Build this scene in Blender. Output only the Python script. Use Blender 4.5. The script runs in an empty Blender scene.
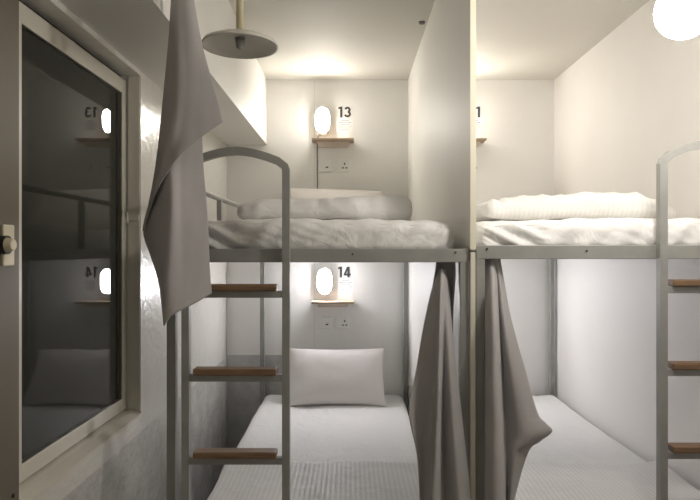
import bpy, bmesh, math, random
from mathutils import Vector, noise
random.seed(4)
S = bpy.context.scene
COL = S.collection
F = 600.0                      # focal length in pixels (700 px frame)
EYE = 1.5

def P(px, py, d):              # photo pixel at distance d -> point in the room
    return Vector(((px - 350) / F * d, d, EYE - (py - 250) / F * d))

# ------------------------------------------------------------------ materials
def mat(name, color, rough=0.5, spec=0.5, metal=0.0, bump=0.0, bscale=40.0, bdetail=3.0, var=0.0, vscale=6.0, emit=None, es=0.0, trans=0.0, sheen=0.0, stretch=None):
    m = bpy.data.materials.new(name); m.use_nodes = True
    nt = m.node_tree; b = nt.nodes['Principled BSDF']
    b.inputs['Base Color'].default_value = (*color, 1)
    b.inputs['Roughness'].default_value = rough
    b.inputs['Specular IOR Level'].default_value = spec
    b.inputs['Metallic'].default_value = metal
    b.inputs['Transmission Weight'].default_value = trans
    b.inputs['Sheen Weight'].default_value = sheen
    if emit:
        b.inputs['Emission Color'].default_value = (*emit, 1)
        b.inputs['Emission Strength'].default_value = es
    tc = nt.nodes.new('ShaderNodeTexCoord')
    src = tc.outputs['Object']
    if stretch:
        mp = nt.nodes.new('ShaderNodeMapping'); mp.inputs['Scale'].default_value = stretch
        nt.links.new(src, mp.inputs['Vector']); src = mp.outputs['Vector']
    if var > 0:
        n = nt.nodes.new('ShaderNodeTexNoise'); n.inputs['Scale'].default_value = vscale; n.inputs['Detail'].default_value = 5
        nt.links.new(src, n.inputs['Vector'])
        r = nt.nodes.new('ShaderNodeValToRGB')
        r.color_ramp.elements[0].position = 0.3; r.color_ramp.elements[1].position = 0.7
        r.color_ramp.elements[0].color = (*[c * (1 - var) for c in color], 1)
        r.color_ramp.elements[1].color = (*[min(1, c * (1 + var * .6)) for c in color], 1)
        nt.links.new(n.outputs['Fac'], r.inputs['Fac']); nt.links.new(r.outputs['Color'], b.inputs['Base Color'])
    if bump > 0:
        n = nt.nodes.new('ShaderNodeTexNoise'); n.inputs['Scale'].default_value = bscale; n.inputs['Detail'].default_value = bdetail; n.inputs['Distortion'].default_value = 1.3 if bdetail == 4 else 0
        nt.links.new(src, n.inputs['Vector'])
        bp = nt.nodes.new('ShaderNodeBump'); bp.inputs['Strength'].default_value = bump; bp.inputs['Distance'].default_value = 0.01
        nt.links.new(n.outputs['Fac'], bp.inputs['Height']); nt.links.new(bp.outputs['Normal'], b.inputs['Normal'])
    return m

def wall_paint(name, color, dado, dado_z, rough, bump, bscale, seams=()):
    """painted wall whose lower band (below dado_z) is bare mottled render; thin board seams at the given x"""
    m = bpy.data.materials.new(name); m.use_nodes = True
    nt = m.node_tree; N = nt.nodes; L = nt.links; b = N['Principled BSDF']
    tc = N.new('ShaderNodeTexCoord'); sep = N.new('ShaderNodeSeparateXYZ'); L.new(tc.outputs['Object'], sep.inputs[0])
    n1 = N.new('ShaderNodeTexNoise'); n1.inputs['Scale'].default_value = 7; n1.inputs['Detail'].default_value = 8; n1.inputs['Roughness'].default_value = .65
    L.new(tc.outputs['Object'], n1.inputs['Vector'])
    r1 = N.new('ShaderNodeValToRGB'); r1.color_ramp.elements[0].position = .32; r1.color_ramp.elements[1].position = .68
    r1.color_ramp.elements[0].color = (*[c * .8 for c in dado], 1); r1.color_ramp.elements[1].color = (*[min(1, c * 1.12) for c in dado], 1)
    L.new(n1.outputs['Fac'], r1.inputs['Fac'])
    n2 = N.new('ShaderNodeTexNoise'); n2.inputs['Scale'].default_value = 2.5; n2.inputs['Detail'].default_value = 3
    L.new(tc.outputs['Object'], n2.inputs['Vector'])
    r2 = N.new('ShaderNodeValToRGB'); r2.color_ramp.elements[0].color = (*[c * .965 for c in color], 1); r2.color_ramp.elements[1].color = (*color, 1)
    r2.color_ramp.elements[0].position = .35; r2.color_ramp.elements[1].position = .65
    L.new(n2.outputs['Fac'], r2.inputs['Fac'])
    lt0 = N.new('ShaderNodeMath'); lt0.operation = 'LESS_THAN'; lt0.inputs[1].default_value = dado_z; L.new(sep.outputs['Z'], lt0.inputs[0])
    lx = N.new('ShaderNodeMath'); lx.operation = 'LESS_THAN'; lx.inputs[1].default_value = -.405; L.new(sep.outputs['X'], lx.inputs[0])
    lt = N.new('ShaderNodeMath'); lt.operation = 'MULTIPLY'; L.new(lt0.outputs[0], lt.inputs[0]); L.new(lx.outputs[0], lt.inputs[1])
    mx = N.new('ShaderNodeMix'); mx.data_type = 'RGBA'; L.new(lt.outputs[0], mx.inputs[0]); L.new(r2.outputs['Color'], mx.inputs[6]); L.new(r1.outputs['Color'], mx.inputs[7])
    out = mx.outputs[2]
    for sx, z0, z1, axis in seams:
        a = N.new('ShaderNodeMath'); a.operation = 'SUBTRACT'; a.inputs[1].default_value = sx; L.new(sep.outputs[axis], a.inputs[0])
        ab = N.new('ShaderNodeMath'); ab.operation = 'ABSOLUTE'; L.new(a.outputs[0], ab.inputs[0])
        ls = N.new('ShaderNodeMath'); ls.operation = 'LESS_THAN'; ls.inputs[1].default_value = .0016; L.new(ab.outputs[0], ls.inputs[0])
        mm = N.new('ShaderNodeMix'); mm.data_type = 'RGBA'; L.new(ls.outputs[0], mm.inputs[0]); L.new(out, mm.inputs[6])
        mm.inputs[7].default_value = (*[c * .8 for c in color], 1); out = mm.outputs[2]
    L.new(out, b.inputs['Base Color'])
    n3 = N.new('ShaderNodeTexNoise'); n3.inputs['Scale'].default_value = bscale; n3.inputs['Detail'].default_value = 2
    L.new(tc.outputs['Object'], n3.inputs['Vector'])
    st = N.new('ShaderNodeMath'); st.operation = 'MULTIPLY_ADD'; st.inputs[1].default_value = bump * .9; st.inputs[2].default_value = bump; L.new(lt.outputs[0], st.inputs[0])
    bp = N.new('ShaderNodeBump'); bp.inputs['Distance'].default_value = .012; L.new(st.outputs[0], bp.inputs['Strength'])
    L.new(n3.outputs['Fac'], bp.inputs['Height']); L.new(bp.outputs['Normal'], b.inputs['Normal'])
    b.inputs['Roughness'].default_value = rough
    return m

def satin(name, color, period, amount, bump=.25):
    m = bpy.data.materials.new(name); m.use_nodes = True
    nt = m.node_tree; N = nt.nodes; L = nt.links; b = N['Principled BSDF']
    tc = N.new('ShaderNodeTexCoord'); sep = N.new('ShaderNodeSeparateXYZ'); L.new(tc.outputs['Object'], sep.inputs[0])
    d = N.new('ShaderNodeMath'); d.operation = 'MULTIPLY'; d.inputs[1].default_value = 2 * math.pi / period; L.new(sep.outputs['X'], d.inputs[0])
    s = N.new('ShaderNodeMath'); s.operation = 'SINE'; L.new(d.outputs[0], s.inputs[0])
    g = N.new('ShaderNodeMapRange'); g.inputs[1].default_value = -.35; g.inputs[2].default_value = .35; b.inputs['Specular IOR Level'].default_value = .25; L.new(s.outputs[0], g.inputs[0])
    mx = N.new('ShaderNodeMix'); mx.data_type = 'RGBA'; L.new(g.outputs[0], mx.inputs[0])
    mx.inputs[6].default_value = (*color, 1); mx.inputs[7].default_value = (*[c * (1 - amount) for c in color], 1)
    L.new(mx.outputs[2], b.inputs['Base Color'])
    rr = N.new('ShaderNodeMapRange'); rr.inputs[3].default_value = .55; rr.inputs[4].default_value = .8; L.new(g.outputs[0], rr.inputs[0]); L.new(rr.outputs[0], b.inputs['Roughness'])
    n = N.new('ShaderNodeTexNoise'); n.inputs['Scale'].default_value = 14; n.inputs['Detail'].default_value = 4; n.inputs['Distortion'].default_value = .6; L.new(tc.outputs['Object'], n.inputs['Vector'])
    bp = N.new('ShaderNodeBump'); bp.inputs['Strength'].default_value = bump; bp.inputs['Distance'].default_value = .02
    L.new(n.outputs['Fac'], bp.inputs['Height']); L.new(bp.outputs['Normal'], b.inputs['Normal'])
    return m

M = {}
BOARD = (.85, .84, .82)
M['back'] = wall_paint('painted_board', BOARD, (.54, .54, .54), .797, .55, .06, 60, ((-.238, 0, 3, 'X'),))
M['left'] = wall_paint('glossy_lumpy_paint', (.74, .725, .68), (.63, .62, .59), .785, .26, .22, 30)
M['right'] = mat('right_wall_paint', (.785, .765, .745), .6, bump=.05, bscale=50, var=.03, vscale=2)
M['part'] = mat('partition_paint', (.81, .795, .76), .55, bump=.04, bscale=50, var=.03, vscale=2)
M['edge'] = mat('cream_edge_strip', (.82, .78, .64), .5)
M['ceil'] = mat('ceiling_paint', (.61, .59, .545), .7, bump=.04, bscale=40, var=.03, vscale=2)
M['floor'] = mat('floor_vinyl', (.30, .27, .24), .45, var=.12, vscale=8, bump=.05)
M['frame'] = mat('grey_enamelled_steel', (.33, .33, .31), .42, bump=.05, bscale=160, var=.10, vscale=14)
M['bolt'] = mat('dark_bolt', (.05, .05, .045), .5, metal=.4)
M['wood'] = mat('brown_tread_wood', (.235, .142, .078), .5, var=.35, vscale=9, bump=.15, bscale=30, stretch=(1, 14, 14))
M['pine'] = mat('pale_shelf_wood', (.42, .32, .23), .5, var=.18, vscale=8, stretch=(1, 12, 12))
M['palewood'] = mat('pale_bracket_wood', (.70, .60, .50), .5, var=.10, vscale=8, stretch=(1, 12, 12))
M['sheet'] = mat('white_cotton_sheet', (.84, .83, .815), .75, bump=.6, bscale=13, bdetail=4, sheen=.15)
M['pillow'] = mat('off_white_pillowcase', (.77, .735, .72), .75, bump=.22, bscale=11, sheen=.15)
M['satin'] = satin('striped_satin_cotton', (.84, .83, .815), .019, .07)
M['satin2'] = satin('striped_satin_cotton_bright', (.84, .825, .80), .0165, .05)
M['towel'] = mat('grey_towel_cloth', (.435, .42, .415), .95, spec=.1, bump=.12, bscale=300, var=.06, vscale=8, sheen=.25)
M['white'] = mat('white_plastic', (.82, .82, .80), .35)
M['dark'] = mat('dark_print', (.055, .055, .06), .6)
M['grey'] = mat('grey_print', (.22, .22, .23), .7)
M['paper'] = mat('white_paper', (.86, .86, .85), .6)
M['sash'] = mat('cream_window_paint', (.66, .63, .55), .35, bump=.05, bscale=60, var=.06)
M['casing'] = mat('beige_casing_paint', (.145, .125, .09), .5, var=.05)
M['glass'] = mat('window_glass', (.92, .95, .93), .0, trans=1.0)
M['glass'].node_tree.nodes['Principled BSDF'].inputs['IOR'].default_value = 1.15
M['shade'] = mat('grey_enamel_shade', (.60, .58, .52), .4)
M['rod'] = mat('cream_rod', (.62, .56, .38), .5)
M['cream'] = mat('cream_plastic', (.70, .64, .47), .4)
M['black'] = mat('dark_cable', (.10, .10, .10), .6)
M['seal'] = mat('window_seal', (.03, .03, .03), .7)
WARM = (1.0, .95, .86); COOL = (.98, .96, 1.0)
LAMP_U, LAMP_L, LAMP_G = 82.0, 104.0, 72.0
M['lamp_warm'] = mat('lit_diffuser_warm', (.9, .9, .9), .4, emit=WARM, es=LAMP_U)
M['lamp_cool'] = mat('lit_diffuser_cool', (.9, .9, .9), .4, emit=COOL, es=LAMP_L)
M['globe'] = mat('lit_globe', (.9, .9, .9), .4, emit=(1, .95, .88), es=LAMP_G)

# ------------------------------------------------------------------ helpers
def wloc(o):
    v = Vector((0, 0, 0))
    while o: v = v + o.location; o = o.parent
    return v

def obj(name, bm, m, parent=None, smooth=False, origin=None, bevel=0.0, kind=None):
    base = wloc(parent) if parent else Vector((0, 0, 0))
    org = Vector(origin) if origin is not None else base
    bmesh.ops.recalc_face_normals(bm, faces=bm.faces)
    bmesh.ops.translate(bm, verts=bm.verts, vec=-org)
    me = bpy.data.meshes.new(name); bm.to_mesh(me); bm.free()
    me.materials.append(m if not isinstance(m, str) else M[m])
    if smooth:
        for p in me.polygons: p.use_smooth = True
    o = bpy.data.objects.new(name, me); COL.objects.link(o)
    if parent: o.parent = parent
    o.location = org - base
    if bevel:
        b = o.modifiers.new('bevel', 'BEVEL'); b.width = bevel; b.segments = 2; b.limit_method = 'ANGLE'
    if kind: o['kind'] = kind
    return o

def thing(name, label, cat, loc, group=None):
    o = bpy.data.objects.new(name, None); COL.objects.link(o); o.location = loc
    o.empty_display_size = .05
    o['label'] = label; o['category'] = cat
    if group: o['group'] = group
    return o

def tag(o, label, cat, group=None):
    o['label'] = label; o['category'] = cat
    if group: o['group'] = group
    return o

def box(bm, x0, x1, y0, y1, z0, z1):
    v = [bm.verts.new((x, y, z)) for x in (x0, x1) for y in (y0, y1) for z in (z0, z1)]
    for f in ((0, 1, 3, 2), (4, 6, 7, 5), (0, 4, 5, 1), (2, 3, 7, 6), (0, 2, 6, 4), (1, 5, 7, 3)):
        bm.faces.new([v[i] for i in f])
    return bm

def B(*a):
    return box(bmesh.new(), *a)

def cyl(bm, c, r, h, axis='Z', seg=20, r2=None):
    c = Vector(c); r2 = r if r2 is None else r2
    def pt(a, rr, t):
        u, w = rr * math.cos(a), rr * math.sin(a)
        return c + {'Z': Vector((u, w, t)), 'Y': Vector((u, t, w)), 'X': Vector((t, u, w))}[axis]
    A = [bm.verts.new(pt(2 * math.pi * i / seg, r, 0)) for i in range(seg)]
    Bv = [bm.verts.new(pt(2 * math.pi * i / seg, r2, h)) for i in range(seg)]
    for i in range(seg):
        j = (i + 1) % seg
        bm.faces.new((A[i], A[j], Bv[j], Bv[i]))
    bm.faces.new(A); bm.faces.new(Bv)
    return bm

def lathe(bm, c, prof, seg=32):
    c = Vector(c); rings = []
    for r, z in prof:
        rings.append([bm.verts.new(c + Vector((max(r, 1e-4) * math.cos(2 * math.pi * i / seg), max(r, 1e-4) * math.sin(2 * math.pi * i / seg), z))) for i in range(seg)])
    for a, b in zip(rings, rings[1:]):
        for i in range(seg):
            j = (i + 1) % seg
            bm.faces.new((a[i], a[j], b[j], b[i]))
    bm.faces.new(rings[0]); bm.faces.new(rings[-1])
    bmesh.ops.remove_doubles(bm, verts=bm.verts, dist=2e-4)
    return bm

def tube(bm, pts, r, seg=8):
    pts = [Vector(p) for p in pts]; rings = []
    for i, p in enumerate(pts):
        t = (pts[min(i + 1, len(pts) - 1)] - pts[max(i - 1, 0)]).normalized()
        up = Vector((0, 1, 0)) if abs(t.y) < .9 else Vector((1, 0, 0))
        a = t.cross(up).normalized(); b = t.cross(a).normalized()
        rings.append([bm.verts.new(p + r * (math.cos(2 * math.pi * k / seg) * a + math.sin(2 * math.pi * k / seg) * b)) for k in range(seg)])
    for a, b in zip(rings, rings[1:]):
        for k in range(seg):
            j = (k + 1) % seg
            bm.faces.new((a[k], a[j], b[j], b[k]))
    bm.faces.new(rings[0]); bm.faces.new(rings[-1])
    return bm

def flat_tube(bm, pts, w, y0, y1):
    """rectangular tube swept along a path in the XZ plane, mitred"""
    pts = [Vector((p[0], 0, p[1])) for p in pts]; rings = []
    for i, p in enumerate(pts):
        d0 = (p - pts[i - 1]).normalized() if i else None
        d1 = (pts[i + 1] - p).normalized() if i < len(pts) - 1 else None
        t = ((d0 or d1) + (d1 or d0)).normalized()
        n = Vector((-t.z, 0, t.x)); k = w / 2 / max(.3, n.dot(Vector((-(d1 or d0).z, 0, (d1 or d0).x))))
        a, b = p + n * k, p - n * k
        rings.append([bm.verts.new((a.x, y0, a.z)), bm.verts.new((a.x, y1, a.z)), bm.verts.new((b.x, y1, b.z)), bm.verts.new((b.x, y0, b.z))])
    for a, b in zip(rings, rings[1:]):
        for k in range(4):
            j = (k + 1) % 4
            bm.faces.new((a[k], a[j], b[j], b[k]))
    bm.faces.new(rings[0]); bm.faces.new(rings[-1])
    return bm

def soft_box(x0, x1, y0, y1, z0, z1, r, cuts=40, disp=None):
    bm = bmesh.new(); bmesh.ops.create_cube(bm, size=1)
    bmesh.ops.subdivide_edges(bm, edges=bm.edges, cuts=cuts, use_grid_fill=True)
    c = Vector(((x0 + x1) / 2, (y0 + y1) / 2, (z0 + z1) / 2)); s = Vector((x1 - x0, y1 - y0, z1 - z0))
    for v in bm.verts:
        u = Vector([.5 * math.sin(math.pi * t) for t in v.co])
        p = Vector((u.x * s.x, u.y * s.y, u.z * s.z))
        q = Vector([max(-s[i] / 2 + r, min(s[i] / 2 - r, p[i])) for i in range(3)])
        n = (p - q)
        if n.length > 1e-9:
            n.normalize(); p = q + n * r
        else:
            n = Vector((0, 0, 1))
        w = c + p
        if disp: w = disp(w, n, u * 2)
        v.co = w
    return bm

def pillow(w, h, t, n=30, seed=0):
    """pillow lying in the XY plane, centred on the origin"""
    bm = bmesh.new(); sides = []
    for sgn in (1, -1):
        g = []
        for j in range(n + 1):
            row = []
            for i in range(n + 1):
                u, v = math.sin(math.pi / 2 * (2 * i / n - 1)), math.sin(math.pi / 2 * (2 * j / n - 1))
                th = max(0, (1 - abs(u) ** 3.2) * (1 - abs(v) ** 3.2)) ** .6
                x = w / 2 * u * (1 - .055 * (1 - v * v)); y = h / 2 * v * (1 - .075 * (1 - u * u))
                z = sgn * t / 2 * th + .006 * noise.noise(Vector((x * 9 + seed, y * 9, sgn * 3))) * min(1, th * 2)
                z += .008 * noise.noise(Vector((x * 4 + seed, y * 4, 7)))
                row.append(bm.verts.new((x, y, z)))
            g.append(row)
        for j in range(n):
            for i in range(n):
                bm.faces.new((g[j][i], g[j][i + 1], g[j + 1][i + 1], g[j + 1][i]))
    bmesh.ops.remove_doubles(bm, verts=bm.verts, dist=1e-5)
    return bm

def xform(bm, rx=0, loc=(0, 0, 0), rz=0, ry=0):
    from mathutils import Euler
    R = Euler((rx, ry, rz)).to_matrix()
    for v in bm.verts: v.co = R @ v.co + Vector(loc)
    return bm

def cr(a, b, c, d, t):         # Catmull-Rom
    return .5 * ((2 * b) + (c - a) * t + (2 * a - 5 * b + 4 * c - d) * t * t + (3 * b - a - 3 * c + d) * t ** 3)

def spline(pts, n):
    k = len(pts) - 1; out = []
    for i in range(n + 1):
        s = i / n * k; j = min(int(s), k - 1); t = s - j
        out.append(cr(pts[max(j - 1, 0)], pts[j], pts[j + 1], pts[min(j + 2, k)], t))
    return out

def cloth(bm, rows, nu=40, nv=60, wr=.0025, seed=0):
    """rows of points (px, py, distance) -> smooth draped sheet"""
    R = [spline([P(*p) for p in r], nu) for r in rows]
    cols = [spline([r[i] for r in R], nv) for i in range(nu + 1)]
    g = []
    for j in range(nv + 1):
        row = []
        for i in range(nu + 1):
            p = cols[i][j].copy()
            p.y += wr * noise.noise(Vector((p.x * 30 + seed, p.z * 6, seed)))
            row.append(bm.verts.new(p))
        g.append(row)
    for j in range(nv):
        for i in range(nu):
            bm.faces.new((g[j][i], g[j][i + 1], g[j + 1][i + 1], g[j + 1][i]))
    return bm

def solid(o, t):
    m = o.modifiers.new('thickness', 'SOLIDIFY'); m.thickness = t; m.offset = 0

# ------------------------------------------------------------------ the room
XL, XR, YB, YF, ZC = -.824, 1.367, 4.02, -1.1, 2.64
obj('floor', B(XL - .2, XR + .1, YF - .1, YB + .1, -.1, 0), 'floor', kind='structure')
obj('ceiling', B(XL - .2, XR + .1, YF - .1, YB + .1, ZC, ZC + .1), 'ceil', kind='structure')
obj('wall_back', B(XL - .2, XR + .1, YB, YB + .1, 0, ZC), 'back', kind='structure')
obj('wall_right', B(XR, XR + .1, YF, YB, 0, ZC), 'right', kind='structure')
obj('wall_front', B(XL - .2, XR + .1, YF - .1, YF, 0, ZC), 'part', kind='structure')
W0, W1, WZ0, WZ1 = 1.48, 2.362, .855, 2.185           # window opening in the left wall
bm = bmesh.new()
box(bm, XL - .1, XL, YF, W0, 0, ZC); box(bm, XL - .1, XL, W1, YB, 0, ZC)
box(bm, XL - .1, XL, W0, W1, 0, WZ0 - .004); box(bm, XL - .1, XL, W0, W1, WZ1, ZC)
obj('wall_left', bm, 'left', kind='structure')
obj('trim_1', B(XL, -.556, YF, YB, 2.2035, ZC), 'part', kind='structure')     # boxed-in duct along the left wall
PX0, PX1 = .3875, .405
bm = bmesh.new(); box(bm, PX0, PX1, 1.938, YB, 0, 1.494); box(bm, PX0, PX1, 1.938, YB, 1.499, ZC)
obj('wall_middle', bm, 'part', kind='structure')
bm = bmesh.new(); box(bm, PX0 - .0005, PX1 + .0005, 1.929, 1.938, 1.502, ZC); box(bm, PX0 + .001, PX1 - .002, 1.929, 1.938, 0, 1.491)
obj('trim_2', bm, 'edge', kind='structure')
# window
win = bpy.data.objects.new('window_1', None); COL.objects.link(win); win.location = (XL, (W0 + W1) / 2, WZ0); win['kind'] = 'structure'
SX0, SX1 = XL - .077, XL - .055
def ring(x0, x1, y0, y1, z0, z1, wy0, wy1, wz0, wz1):
    bm = bmesh.new()
    box(bm, x0, x1, y0, y0 + wy0, z0, z1); box(bm, x0, x1, y1 - wy1, y1, z0, z1)
    box(bm, x0, x1, y0 + wy0, y1 - wy1, z0, z0 + wz0); box(bm, x0, x1, y0 + wy0, y1 - wy1, z1 - wz1, z1)
    return bm
obj('sash', ring(SX0, SX1, W0 + .01, 2.354, .878, 2.163, .118, .036, .048, .056), 'sash', win, bevel=.002)
obj('glass_pane', B(SX1 - .009, SX1 - .005, 1.60, 2.322, .922, 2.112), 'glass', win)
obj('window_seal', ring(SX0 - .012, SX0 - .001, W0 + .001, W1 - .001, WZ0 + .001, WZ1 - .001, .03, .03, .03, .03), 'seal', win)
bm = bmesh.new()
pr = [(XL - .085, .874), (XL - .03, .872), (XL + .004, .860), (XL + .004, .838), (XL - .0, .838), (XL - .0, .852), (XL - .085, .852)]
A = [bm.verts.new((x, W0, z)) for x, z in pr]; Bv = [bm.verts.new((x, W1 + .012, z)) for x, z in pr]
for i in range(len(pr)):
    j = (i + 1) % len(pr); bm.faces.new((A[i], A[j], Bv[j], Bv[i]))
bm.faces.new(A); bm.faces.new(Bv)
obj('window_sill', bm, 'sash', win)
bm = bmesh.new(); box(bm, XL - .046, XL - .004, W1 - .006, W1 - .0005, WZ0 + .02, WZ1 - .002)
obj('jamb_lining', bm, 'sash', win)
bm = bmesh.new(); box(bm, SX1 - .002, XL - .006, W1 - .012, W1 - .006, 1.615, 1.640); cyl(bm, (SX1 + .006, W1 - .012, 1.606), .005, .044)
obj('hinge', bm, 'sash', win)
obj('casing', B(XL - .002, XL + .008, 1.20, W0, .868, 2.2035), 'casing', win, bevel=.001)
# latch on the wall at the near edge of the window
la = thing('latch', 'cream latch plate with round dark knob beside the window, at far left', 'latch', (XL + .008, 1.435, 1.47))
obj('plate', B(XL + .007, XL + .013, 1.405, 1.452, 1.462, 1.560), 'cream', la, bevel=.003)
bm = bmesh.new(); cyl(bm, (XL + .011, 1.405, 1.512), .022, .012, 'X', 24); obj('collar', bm, 'bolt', la, smooth=False)
bm = bmesh.new(); cyl(bm, (XL + .021, 1.402, 1.512), .017, .018, 'X', 24, .013); obj('knob', bm, 'cream', la, smooth=False, bevel=.002)
bm = bmesh.new()
for z, y in ((.905, 1.453), (.885, 1.457)): cyl(bm, (XL + .0075, y, z), .005, .003, 'X', 12)
sc = obj('screw_plug', bm, 'bolt', origin=(XL, 1.455, .895)); tag(sc, 'pair of dark screw heads in the wall below the window edge', 'screw')

# ------------------------------------------------------------------ bunk beds
YP0, YP1 = 1.942, 1.972                       # front posts
YQ0, YQ1 = 3.96, 3.99                         # back posts
def bunk(x0, x1, label, lx0, lx1, peak, corner, rung_z, guard, bolts, zr=1.504):
    t = thing('bunk_bed', label, 'bunk bed', ((x0 + x1) / 2, 2.96, 0), 'grey steel bunk beds')
    w = .028
    for x in (x0, x1 - w):
        for a, b in ((YP0, YP1), (YQ0, YQ1)):
            obj('post', B(x, x + w, a, b, 0, zr - .001), 'frame', t, bevel=.002)
    for z0, z1 in ((zr - .044, zr), (.40, .44)):
        obj('front_rail', B(x0 + (w if z0 < 1 else 0), x1 - (w if z0 < 1 else 0), YP0 - .0015, YP1 - .004, z0, z1), 'frame', t, bevel=.002)
        obj('back_rail', B(x0 + w, x1 - w, YQ0 + .004, YQ1 - .002, z0, z1), 'frame', t, bevel=.002)
        for x in (x0 + .002, x1 - w + .002):
            obj('side_rail', B(x, x + .024, YP1, YQ0, z0, z1), 'frame', t, bevel=.002)
        obj('bed_base', B(x0 + .026, x1 - .026, YP1 - .004, YQ0 + .004, z1 - .042, z1 - .030), 'frame', t)
    # ladder welded to the front rail
    y0, y1 = 1.9135, 1.940
    cx = (lx0 + lx1) / 2; hw = (lx1 - lx0) / 2 - .012
    path = [(cx - hw, 0)]
    path += [(cx - hw, corner - .012), (cx - hw + .004, corner)]
    for i in range(1, 12):
        u = -1 + 2 * i / 12
        path.append((cx + hw * u, peak - (peak - corner - .006) * abs(u) ** 1.7))
    path += [(cx + hw - .004, corner), (cx + hw, corner - .012), (cx + hw, 0)]
    lad = obj('ladder', flat_tube(bmesh.new(), path, .024, y0, y1), 'frame', t)
    for z in rung_z:
        obj('rung', B(lx0 + .024, lx1 - .024, y0 + .002, y1 - .002, z - .022, z), 'frame', lad, bevel=.0015)
        obj('tread', B(lx0 + .038, lx1 - .042, y0 - .010, y1 + .012, z, z + .021), 'wood', lad, bevel=.004)
    if guard:
        gx = x0 + .004; g = .02
        bm = bmesh.new()
        tube(bm, [(gx + g / 2, 2.02, 1.52), (gx + g / 2, 2.02, 1.70), (gx + g / 2, 2.035, 1.722), (gx + g / 2, 2.06, 1.728), (gx + g / 2, 3.32, 1.728), (gx + g / 2, 3.338, 1.72), (gx + g / 2, 3.34, 1.70), (gx + g / 2, 3.34, 1.50)], .0115, 10)
        gr = obj('guard_rail', bm, 'frame', t, smooth=True)
        obj('upright', B(gx + .001, gx + .021, 2.65, 2.672, 1.50, 1.724), 'frame', gr)
    bm = None
    for bx, bz in bolts:
        bm = bmesh.new(); cyl(bm, (bx, YP0 - .0045, bz), .0035, .004, 'Y', 10); obj('bolt', bm, 'bolt', t)
    return t
R1 = [1.369, 1.101, .836, .570, .305]
R2 = [1.384, 1.119, .854, .588, .322]
BL0, BL1, BR0, BR1 = -.594, .384, .409, 1.352
bunk(BL0, BL1, 'grey steel bunk bed under numbers 13 and 14, ladder at its left', -.538, -.193, 1.818, 1.768, R1, True, ((.008, 1.486), (.341, 1.492)))
bunk(BR0, BR1, 'grey steel bunk bed at right, its ladder cut by the photo edge',   .990, 1.335, 1.842, 1.788, R2, False, ((.443, 1.503), (.765, 1.497)), 1.515)

# ------------------------------------------------------------------ bedding
def mattress(x0, x1, z0, z1, label, seed, m='sheet', upper=False):
    cxm = (x0 + x1) / 2
    def disp(w, n, u):
        a = noise.noise(Vector((w.x * 5 + seed, w.y * 2.5, w.z * 6))) * .007 + noise.noise(Vector((w.x * 14 + seed, w.y * 7, w.z * 9))) * .003
        if upper:                                  # drawn-in sheet: slanting pleats on the front side, sagging corners
            fr = max(0, min(1, (2.12 - w.y) / .12))
            s = w.x * 62 + (w.z - z0) * 45 * (-1.4 if w.x > cxm - .25 else 2.4) + 2.2 * noise.noise(Vector((w.x * 3 + seed, 0, w.z * 4)))
            e = abs(2 * (w.x - cxm) / (x1 - x0))
            a += fr * .011 * (math.sin(s) ** 3) * (.55 + .6 * e * e) * (1 - .85 * min(1, e * e) ** 4) * (1 if n.y < -.75 else .35)
            w = w.copy(); w.z -= fr * .014 * e ** 4 * max(0, (w.z - z0) / (z1 - z0))
        return w + n * a
    bm = soft_box(x0, x1, 1.985, 3.945, z0, z1, .045, 60, disp)
    o = obj('mattress', bm, m, smooth=True, origin=(cxm, 2.96, z0))
    return tag(o, label, 'mattress', 'white sheeted bunk mattresses')
mattress(BL0 + .034, BL1 - .034, 1.4745, 1.6035, 'white sheeted mattress on the upper bunk below number 13', 1, upper=True)
mattress(BL0 + .034, BL1 - .034, .4105, .556, 'white sheeted mattress on the lower bunk below number 14', 2)
mattress(BR0 + .020, BR1 - .006, 1.4855, 1.605, 'white sheeted mattress on the right upper bunk beside the partition', 3, upper=True)
mattress(BR0 + .020, BR1 - .006, .4105, .556, 'white sheeted mattress on the right lower bunk, partly behind a towel', 4)

def duvet_roll(x0, x1, y0, y1, z0, z1, seed, top, m):
    def disp(w, n, u):
        k = top((w.x - x0) / (x1 - x0))
        w = w.copy(); h = (w.z - z0) / (z1 - z0)
        w.z = z0 + (w.z - z0) * k
        w.y += .03 * noise.noise(Vector((w.x * 4 + seed, 0, 1)))
        a = noise.noise(Vector((w.x * 7 + seed, w.y * 7, w.z * 8))) * .013
        if n.y < 0: a += (.004 * math.sin(w.x * 75 + 3 * noise.noise(Vector((w.x * 6, w.z * 12, seed))))) * max(0, min(1, h * 1.4)) * .7
        a += noise.noise(Vector((w.x * 22 + seed, w.y * 22, w.z * 16))) * .004
        w = w + n * a
        w.z = max(w.z, z0)
        return w
    return soft_box(x0, x1, y0, y1, z0, z1, min(.048, (z1 - z0) * .45), 60, disp)
bm = duvet_roll(-.405, .226, 2.13, 2.46, 1.606, 1.694, 5, lambda t: .66 + .16 * min(1, t * 5) + .04 * math.sin(t * 9) + .26 * t, 'sheet')
o = obj('duvet', bm, 'sheet', smooth=True, origin=(-.1, 2.3, 1.61)); tag(o, 'rumpled folded white duvet lying on the upper bunk below number 13', 'duvet', 'folded white duvets')
def tr(t):
    if t < .1: return .62 + .3 * math.sin(t * 40) * .3 + t
    return .86 + .12 * math.sin((t - .1) * 5.2) ** 2 + .10 * max(0, math.sin((t - .45) * 5.6)) - 2.2 * max(0, t - .80)
bm = duvet_roll(.482, 1.165, 2.13, 2.46, 1.607, 1.704, 9, tr, 'satin2')
o = obj('duvet', bm, 'satin2', smooth=True, origin=(.8, 2.3, 1.62)); tag(o, 'striped white duvet rolled on the right upper bunk', 'duvet', 'folded white duvets')
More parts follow.
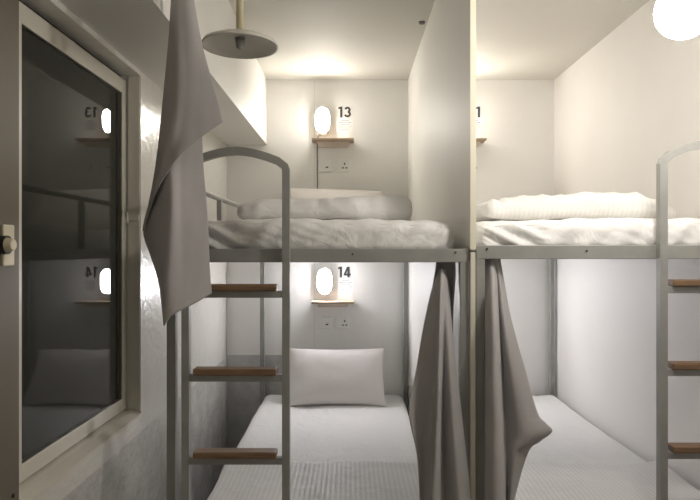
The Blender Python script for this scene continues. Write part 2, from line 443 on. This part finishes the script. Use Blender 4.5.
def flat_duvet(x0, x1, seed, label):
    def disp(w, n, u):
        a = noise.noise(Vector((w.x * 4 + seed, w.y * 4, w.z * 6))) * .009 + noise.noise(Vector((w.x * 12 + seed, w.y * 12, w.z * 6))) * .003
        w = w + n * a
        w.y += .035 * noise.noise(Vector((w.x * 3.2 + seed, 2, 0))) * (1 if u.y > 0 else 0)
        w.z = max(w.z, .5575)
        return w
    bm = soft_box(x0, x1, 2.02, 2.585, .5575, .592, .016, 44, disp)
    o = obj('duvet', bm, 'satin', smooth=True, origin=((x0 + x1) / 2, 2.3, .5575))
    tag(o, label, 'duvet', 'folded white duvets')
flat_duvet(-.53, .335, 3, 'flat striped white duvet across the foot of the lower bunk below number 14')
flat_duvet(.445, 1.335, 8, 'flat white duvet across the foot of the right lower bunk')
def leaning_pillow(x, zb, yb, label, seed, w=.61, h=.385, t=.13, ang=55, rz=0.0, ry=0.0):
    a = math.radians(ang)
    c = Vector((x, yb + h / 2 * math.cos(a), zb + h / 2 * math.sin(a)))
    bm = xform(pillow(w, h, t, seed=seed), rx=a, ry=ry, loc=c)
    zmin = min(v.co.z for v in bm.verts)
    bmesh.ops.translate(bm, verts=bm.verts, vec=(0, 0, zb - zmin))
    ymax = max(v.co.y for v in bm.verts)
    if ymax > YB - .035: bmesh.ops.translate(bm, verts=bm.verts, vec=(0, YB - .035 - ymax, 0))
    o = obj('pillow', bm, 'pillow', smooth=True, origin=(x, yb, zb)); tag(o, label, 'pillow', 'white pillows at the bunk heads')
leaning_pillow(-.085, .557, 3.62, 'off-white pillow leaning at the head of the lower bunk below number 14', 2)
leaning_pillow(-.10, 1.608, 3.62, 'white pillow behind the duvet on the upper bunk below number 13', 5, h=.38, ang=46, ry=.03)

# ------------------------------------------------------------------ wall fittings above each bunk head
def digits(name, txt, cx, z, h, parent):
    w = .205 * h
    for k, ch in enumerate(txt):
        x0 = cx + (k - (len(txt) - 1) / 2) * h * .64; bm = bmesh.new(); ya, yb = YB - .003, YB
        q = lambda u, v: (x0 + u * h, z + v * h)
        if ch == '1':
            flat_tube(bm, [q(.06, .5), q(.06, -.5)], w, ya, yb)
            flat_tube(bm, [q(-.20, .33), q(-.035, .42)], w * .8, ya, yb)
        elif ch == '4':
            flat_tube(bm, [q(.12, .5), q(.12, -.5)], w, ya, yb)
            flat_tube(bm, [q(.06, .46), q(-.22, -.19)], w * .85, ya - .0004, yb)
            flat_tube(bm, [q(-.32, -.235), q(.33, -.235)], w * .85, ya - .0002, yb)
        else:
            R, cu, cd = .205, .205, -.19
            up = [q(R * 1.0 * math.cos(a) * .95, cu + R * .95 * math.sin(a)) for a in [math.radians(165 - 245 * i / 16) for i in range(17)]]
            dn = [q(R * 1.12 * math.cos(a), cd + R * 1.02 * math.sin(a)) for a in [math.radians(80 - 245 * i / 16) for i in range(17)]]
            flat_tube(bm, up, w * .92, ya, yb); flat_tube(bm, dn, w * .92, ya - .0003, yb)
        obj('digit', bm, 'dark', parent)
def lamp(cx, cz, label, m, cord):
    t = thing('wall_lamp', label, 'wall lamp', (cx, YB, cz), 'oval bulkhead wall lamps')
    a, b = .048, .084
    def oval(sa, sb, prof, half=None):
        bm = bmesh.new(); rings = []; seg = 40
        for s, d in prof:
            rings.append([bm.verts.new((cx + a * sa * s * math.copysign(abs(math.cos(q)) ** .8, math.cos(q)), YB - d, cz + b * sb * s * math.copysign(abs(math.sin(q)) ** .8, math.sin(q)))) for q in [2 * math.pi * i / seg for i in range(seg)]])
        for r0, r1 in zip(rings, rings[1:]):
            for i in range(seg):
                j = (i + 1) % seg; bm.faces.new((r0[i], r0[j], r1[j], r1[i]))
        bm.faces.new(rings[0]); bm.faces.new(rings[-1])
        return bm
    obj('base', oval(1.05, 1.04, [(1.03, 0), (1.03, .030), (1.0, .058), (.97, .064), (.93, .062), (.88, .056)]), 'white', t, smooth=True)
    obj('diffuser', oval(1, 1, [(.95, .056), (.96, .066), (.92, .073), (.8, .081), (.6, .086), (.3, .089), (.02, .090)]), m, t, smooth=True)
    # hood over the top end of the lamp
    bm = bmesh.new(); g = []
    for s, d in [(1.07, .056), (1.07, .070), (1.03, .078)]:
        g.append([bm.verts.new((cx + a * s * math.cos(q), YB - d, cz + b * s * math.sin(q))) for q in [math.radians(58 + 64 * i / 20) for i in range(21)]])
    for r0, r1 in zip(g, g[1:]):
        for i in range(20): bm.faces.new((r0[i], r0[i + 1], r1[i + 1], r1[i]))
    h = obj('hood', bm, 'white', t, smooth=True); solid(h, .002)
    if cord:
        bm = tube(bmesh.new(), [(cx - .03, YB - .004, cz - .09), (cx - .036, YB - .004, cz - .13), (cx - .037, YB - .004, cz - .2), (cx - .036, YB - .005, cz - .25), (cx - .038, YB - .005, cz - .32), (cx - .036, YB - .005, cz - .40), (cx - .037, YB - .005, cz - .52), (cx - .036, YB - .005, cz - .72)], .0028, 6)
        obj('power_cord', bm, 'black', t, smooth=True)
    return t
def shelf(cx, cz, label):
    t = thing('shelf', label, 'shelf', (cx, YB, cz), 'small wooden shelves under the lamps')
    obj('board', B(cx - .137, cx + .137, YB - .115, YB, cz - .007, cz + .007), 'pine', t, bevel=.0015)
    bm = bmesh.new(); pr = [(-.108, -.007), (.108, -.007), (.098, -.036), (-.098, -.036)]
    A = [bm.verts.new((cx + x, YB - .055 + (.02 if z < -.02 else 0), cz + z)) for x, z in pr]; Bv = [bm.verts.new((cx + x, YB, cz + z)) for x, z in pr]
    for i in range(4):
        j = (i + 1) % 4; bm.faces.new((A[i], A[j], Bv[j], Bv[i]))
    bm.faces.new(A); bm.faces.new(Bv)
    obj('bracket', bm, 'palewood', t)
def notice(cx, cz, label):
    t = thing('notice', label, 'notice', (cx, YB, cz), 'printed notices under the bed numbers')
    obj('sheet', B(cx - .053, cx + .053, YB - .004, YB, cz - .042, cz + .042), 'paper', t)
    bm = bmesh.new()
    for k, wd in enumerate((.052, .082, .066, .084, .074, .058)):
        z = cz + .031 - k * .0122
        box(bm, cx - wd / 2, cx + wd / 2, YB - .0047, YB - .0038, z - .0021, z + .0021)
    obj('printed_lines', bm, 'grey', t)
def sock(cx, cz, label, pins):
    if pins:
        t = thing('power_socket', label, 'power socket', (cx, YB, cz), 'white power sockets under the shelves')
    else:
        t = thing('wall_outlet', label, 'wall outlet', (cx, YB, cz), 'white outlet plates under the shelves')
    obj('plate', B(cx - .043, cx + .043, YB - .010, YB, cz - .040, cz + .040), 'white', t, bevel=.003)
    y = YB - .0112
    bm = bmesh.new()
    if pins:
        box(bm, cx + .010, cx + .018, y, y + .003, cz + .006, cz + .020)
        box(bm, cx - .004, cx + .009, y, y + .003, cz - .018, cz - .010); box(bm, cx + .019, cx + .032, y, y + .003, cz - .018, cz - .010)
        obj('pin_holes', bm, 'dark', t)
        obj('rocker_switch', B(cx - .030, cx - .016, YB - .014, YB - .009, cz - .012, cz + .012), 'white', t, bevel=.002)
    else:
        box(bm, cx + .004, cx + .022, y, y + .003, cz - .014, cz - .006); obj('port', bm, 'dark', t)
OFF = .866
def number(txt, cx, z, label):
    t = thing('bed_number', label, 'number', (cx, YB, z), 'dark bed numbers on the back wall')
    digits('digit', txt, cx, z, .072, t)
ZU, ZL = 2.355, 1.279
lamp(-.182, ZU, 'lit oval wall lamp left of number 13', M['lamp_warm'], True)
lamp(-.168, ZL + .014, 'lit oval wall lamp left of number 14', M['lamp_cool'], False)
lamp(-.182 + OFF, ZU, 'lit oval wall lamp left of number 11 behind the partition', M['lamp_warm'], False)
lamp(-.168 + OFF, ZL + .014, 'lit oval wall lamp over the right lower bunk behind the partition', M['lamp_cool'], False)
number('13', -.040, 2.424, 'dark number 13 on the upper back wall')
number('14', -.042, 1.352, 'dark number 14 on the lower back wall')
number('11', -.030 + OFF, 2.424, 'dark number 11 on the back wall, half hidden by the partition')
notice(-.034, 2.335, 'white printed notice under number 13')
notice(-.030, 1.264, 'white printed notice under number 14')
notice(-.034 + OFF, 2.335, 'white printed notice under number 11')
shelf(-.112, 2.222, 'small wooden shelf under the lamp beside number 13')
shelf(-.112, 1.156, 'small wooden shelf under the lamp beside number 14')
shelf(-.112 + OFF, 2.222, 'small wooden shelf beside the partition under number 11')
sock(-.167, 2.063, 'white outlet plate with one small port under the number 13 shelf', False)
sock(-.050, 2.063, 'white three-pin power socket under the number 13 shelf', True)
sock(-.167, 1.012, 'white outlet plate with one small port under the number 14 shelf', False)
sock(-.050, 1.012, 'white three-pin power socket under the number 14 shelf', True)
sock(-.050 + OFF, 2.063, 'white three-pin power socket beside the partition under number 11', True)

# ------------------------------------------------------------------ towels
TG = 'grey towels hung by the bunks'
def rows_at(rows, D):
    return [[(x, y, D + d) for x, y, d in r] for r in rows]
# large towel hung high from a hook on the duct, folded over itself
D = 1.70
main = [
 [(178, -66, .0), (181, -66, .0), (184, -66, -.002), (186, -66, 0), (188, -66, .0)],
 [(174, -20, 0.0314), (178, -20, 0.0324), (183, -20, 0.0316), (187, -20, 0.0345), (190, -20, 0.0352)],
 [(170, 40, 0.0462), (176, 40, 0.0548), (184, 40, 0.0595), (192, 40, 0.0643), (198, 40, 0.0679)],
 [(165, 100, 0.0600), (171, 100, 0.0529), (182, 100, 0.0633), (194, 100, 0.0748), (201, 100, 0.0864)],
 [(158, 160, 0.1000), (168.5, 160, 0.0306), (182, 160, 0.0517), (194, 160, 0.0710), (203, 160, 0.0867)],
 [(150, 200, 0.1300), (168.5, 196, 0.0086), (182, 196, 0.0367), (195, 196, 0.0621), (206, 196, 0.0802)],
 [(143.5, 230, 0.1450), (167.5, 228, 0.0000), (182, 228, 0.0307), (196, 228, 0.0553), (208, 229, 0.0776)],
 [(151, 256, 0.1150), (166.5, 256, 0.0000), (183, 256, 0.0279), (197, 256, 0.0545), (209, 256, 0.0788)],
 [(159.5, 285, 0.0550), (166.5, 283, 0.0000), (183, 280, 0.0259), (198, 275, 0.0537), (210, 275, 0.0780)],
 [(164, 326, 0.0100), (171, 316, 0.0066), (184, 309, 0.0250), (199, 301, 0.0529), (211.5, 293, 0.0778)],
]
flap = [
 [(178, -66, -.004), (181, -66, -.006), (184, -66, -.006), (186, -66, -.006), (188, -66, -.004)],
 [(173, -20, 0.0110), (177, -20, 0.0017), (182, -20, -0.0003), (187, -20, 0.0036), (191, -20, 0.0144)],
 [(169, 40, 0.0305), (176, 40, 0.0038), (185, 40, 0.0041), (194, 40, 0.0124), (201, 40, 0.0277)],
 [(163.5, 95, 0.0400), (175, 90, 0.0049), (188, 88, 0.0081), (203, 90, 0.0207), (215, 92, 0.0331)],
 [(155.5, 170, 0.0850), (166, 150, 0.0120), (182, 131, 0.0067), (203, 119, 0.0218), (220, 109, 0.0393)],
 [(143, 231, 0.1400), (156, 193, 0.0500), (173, 164, 0.0028), (198, 140, 0.0166), (223, 122, 0.0404)],
]
bm = bmesh.new(); cloth(bm, rows_at(main, D + .012), seed=1); cloth(bm, rows_at(flap, D), seed=2)
o = obj('towel', bm, 'towel', smooth=True, origin=P(183, -60, D)); solid(o, .004); tag(o, 'large folded grey towel hanging from above in front of the ladder', 'towel', TG)
hk = P(183, -66, D)
bm = tube(bmesh.new(), [(-.557, D + .004, hk.z + .03), (-.50, D + .004, hk.z + .028), (hk.x - .012, D + .004, hk.z + .012), (hk.x, D + .004, hk.z - .004), (hk.x + .014, D + .004, hk.z + .004), (hk.x + .018, D + .004, hk.z + .022)], .004, 8)
o = obj('hook', bm, 'frame', smooth=True, origin=(-.557, D, hk.z)); tag(o, 'steel hook on the duct holding the large grey towel', 'hook', 'towel hooks')
# middle towel
front = [
 [(440, 270, 1.985), (440.6, 269, 1.98), (441, 269, 1.976), (442, 269, 1.972), (443, 269, 1.975), (444, 269, 1.98), (445, 270, 1.985)],
 [(432, 290, 1.985), (435, 288, 1.962), (438, 287, 1.950), (441, 286, 1.935), (444, 287, 1.950), (447, 288, 1.968), (449, 290, 1.985)],
 [(423, 330, 1.945), (429, 328, 1.935), (436, 327, 1.915), (440, 326, 1.885), (443, 327, 1.93), (448, 329, 1.925), (452, 330, 1.955)],
 [(415, 375, 1.92), (425, 374, 1.92), (434, 373, 1.91), (438.5, 372, 1.865), (443, 373, 1.925), (450, 374, 1.90), (456.5, 375, 1.93)],
 [(409, 412, 1.895), (421, 412, 1.915), (433, 412, 1.905), (437.5, 412, 1.86), (443, 412, 1.93), (452, 412, 1.885), (461, 412, 1.92)],
 [(417, 455, 1.90), (424, 456, 1.915), (431, 457, 1.895), (436, 458, 1.86), (444, 457, 1.93), (455, 456, 1.875), (466, 455, 1.915)],
 [(420, 500, 1.90), (424, 500, 1.91), (429, 500, 1.885), (434, 500, 1.86), (446, 500, 1.93), (458, 500, 1.875), (471, 500, 1.91)],
 [(421, 548, 1.90), (424, 549, 1.91), (428, 550, 1.885), (434, 552, 1.86), (447, 551, 1.93), (460, 550, 1.875), (473, 548, 1.91)],
]
back = [
 [(437, 259, 1.992), (442, 257, 2.004), (447, 257, 2.006), (452, 257, 2.004), (455, 260, 1.992)],
 [(434, 280, 1.995), (440, 280, 2.015), (446, 280, 2.018), (451, 280, 2.012), (455, 278, 1.995)],
 [(428, 310, 1.99), (438, 310, 2.015), (445, 310, 2.018), (450, 310, 2.01), (453, 310, 1.985)],
 [(422, 350, 1.965), (434, 350, 1.99), (443, 350, 1.99), (448, 350, 1.98), (453, 350, 1.958)],
 [(416, 410, 1.945), (430, 410, 1.96), (441, 410, 1.96), (450, 410, 1.955), (457, 410, 1.94)],
]
bm = bmesh.new(); cloth(bm, front, seed=3); cloth(bm, back, seed=4)
o = obj('towel', bm, 'towel', smooth=True, origin=P(443, 262, 1.985)); solid(o, .004); tag(o, 'grey towel hanging below the front rail, left of the partition', 'towel', TG)
t3 = [
 [(484.5, 258, 1.992), (487, 257, 1.985), (490, 256, 1.978), (492, 256, 1.978), (494, 256, 1.98), (497, 257, 1.985), (500, 258, 1.992)],
 [(485.5, 280, 1.985), (488, 280, 1.955), (492, 280, 1.935), (495, 280, 1.945), (497, 280, 1.975), (500, 280, 1.97), (503.5, 280, 1.99)],
 [(485.5, 320, 1.94), (488.5, 320, 1.895), (493, 320, 1.875), (497, 320, 1.895), (499, 320, 1.945), (504, 320, 1.925), (511, 320, 1.955)],
 [(485.5, 370, 1.935), (489, 370, 1.88), (494, 370, 1.86), (499, 370, 1.885), (502, 370, 1.945), (511, 370, 1.91), (525, 370, 1.935)],
 [(485.5, 410, 1.935), (489, 410, 1.875), (495, 410, 1.855), (500, 410, 1.88), (504, 410, 1.945), (518, 410, 1.905), (537, 412, 1.92)],
 [(485.5, 425, 1.935), (489, 426, 1.875), (495, 427, 1.855), (501, 428, 1.88), (505, 427, 1.945), (521, 425, 1.902), (545.5, 423, 1.912)],
 [(485.5, 437, 1.935), (489, 437, 1.875), (495, 438, 1.855), (501, 439, 1.88), (505, 438, 1.945), (523, 436, 1.90), (552, 431, 1.905)],
 [(485.5, 447, 1.935), (489, 448, 1.875), (495, 449, 1.855), (501.5, 450, 1.88), (505.5, 449, 1.945), (519, 446, 1.903), (540, 441, 1.912)],
 [(485.5, 462, 1.935), (489, 464, 1.875), (496, 465, 1.855), (502, 466, 1.88), (506, 464, 1.94), (514, 458, 1.91), (528, 452, 1.92)],
 [(485.5, 502, 1.935), (489, 504, 1.875), (496, 505, 1.855), (503, 506, 1.88), (506, 505, 1.935), (510, 503, 1.905), (514, 500, 1.92)],
 [(485.5, 548, 1.935), (489, 550, 1.88), (494, 551, 1.86), (499, 552, 1.885), (501, 551, 1.93), (503, 550, 1.91), (505, 548, 1.92)],
]
bm = bmesh.new(); cloth(bm, t3, seed=6)
cloth(bm, [[(x, y, d + .018) for x, y, d in r] for r in [
 [(484.5, 258, 1.995), (488, 257, 1.995), (492, 256, 1.995), (496, 257, 1.995), (500, 258, 1.995)],
 [(486, 268, 1.985), (490, 268, 1.985), (494, 268, 1.985), (498, 268, 1.985), (502, 276, 1.985)],
 [(487, 300, 1.965), (491, 300, 1.97), (495, 300, 1.975), (499, 300, 1.98), (505, 300, 1.98)],
 [(487, 400, 1.955), (492, 400, 1.955), (500, 400, 1.96), (510, 400, 1.965), (524, 400, 1.95)]]], seed=7)
o = obj('towel', bm, 'towel', smooth=True, origin=P(492, 262, 1.985)); solid(o, .004); tag(o, 'grey towel hanging below the front rail, right of the partition', 'towel', TG)

# ------------------------------------------------------------------ pendants
pc = P(240, 42, 1.87)
t = thing('pendant_lamp', 'unlit pendant lamp with a flat round grey shade on a cream rod', 'pendant lamp', (pc.x, pc.y, ZC))
obj('rod', cyl(bmesh.new(), (pc.x, pc.y, pc.z + .01), .012, ZC - pc.z - .01), 'rod', t, smooth=True)
obj('ceiling_rose', lathe(bmesh.new(), (pc.x, pc.y, ZC - .03), [(.02, 0), (.045, .012), (.05, .03)]), 'rod', t, smooth=True)
obj('lamp_shade', lathe(bmesh.new(), (pc.x, pc.y, pc.z), [(.0, .012), (.03, .010), (.08, .002), (.112, -.012), (.117, -.016), (.1185, -.012), (.112, -.002), (.08, .012), (.03, .024), (.0, .026)], 48), 'shade', t, smooth=True)
obj('lamp_holder', lathe(bmesh.new(), (pc.x, pc.y, pc.z - .022), [(.006, 0), (.012, .004), (.014, .02), (.016, .034)]), 'frame', t, smooth=True)
gc = Vector((.845, 1.515, 2.105)); gr = .070
t = thing('globe_lamp', 'lit white globe lamp hanging at the top right corner', 'pendant lamp', (gc.x, gc.y, ZC))
obj('globe', lathe(bmesh.new(), gc, [(gr * math.cos(a), gr * math.sin(a)) for a in [math.radians(-90 + 180 * i / 24) for i in range(25)]], 40), 'globe', t, smooth=True)
obj('rod', cyl(bmesh.new(), (gc.x, gc.y, gc.z + gr - .002), .008, ZC - gc.z - gr + .002), 'rod', t, smooth=True)
obj('ceiling_rose', lathe(bmesh.new(), (gc.x, gc.y, ZC - .03), [(.02, 0), (.045, .012), (.05, .03)]), 'rod', t, smooth=True)
cp = bmesh.new(); lathe(cp, (.36, 3.0, ZC - .012), [(.006, 0), (.014, .003), (.017, .012)], 20)
o = obj('ceiling_cap', cp, 'grey', smooth=True, origin=(.36, 3.0, ZC)); tag(o, 'small grey round cap on the ceiling beside the partition', 'ceiling cap')

# ------------------------------------------------------------------ world, camera, view
w = bpy.data.worlds.new('night'); S.world = w; w.use_nodes = True
w.node_tree.nodes['Background'].inputs[0].default_value = (.010, .009, .007, 1); w.node_tree.nodes['Background'].inputs[1].default_value = 1
cam = bpy.data.cameras.new('camera'); co = bpy.data.objects.new('camera', cam); COL.objects.link(co)
co.location = (0, 0, EYE); co.rotation_euler = (math.pi / 2, 0, 0)
cam.sensor_width = 36; cam.lens = 36 * F / 700; cam.clip_start = .05
S.camera = co
S.view_settings.view_transform = 'Standard'; S.view_settings.look = 'None'; S.view_settings.gamma = 1; S.view_settings.use_curve_mapping = False
S.view_settings.exposure = 0.56
S.cycles.max_bounces = 10; S.cycles.diffuse_bounces = 6; S.cycles.caustics_reflective = False; S.cycles.caustics_refractive = False
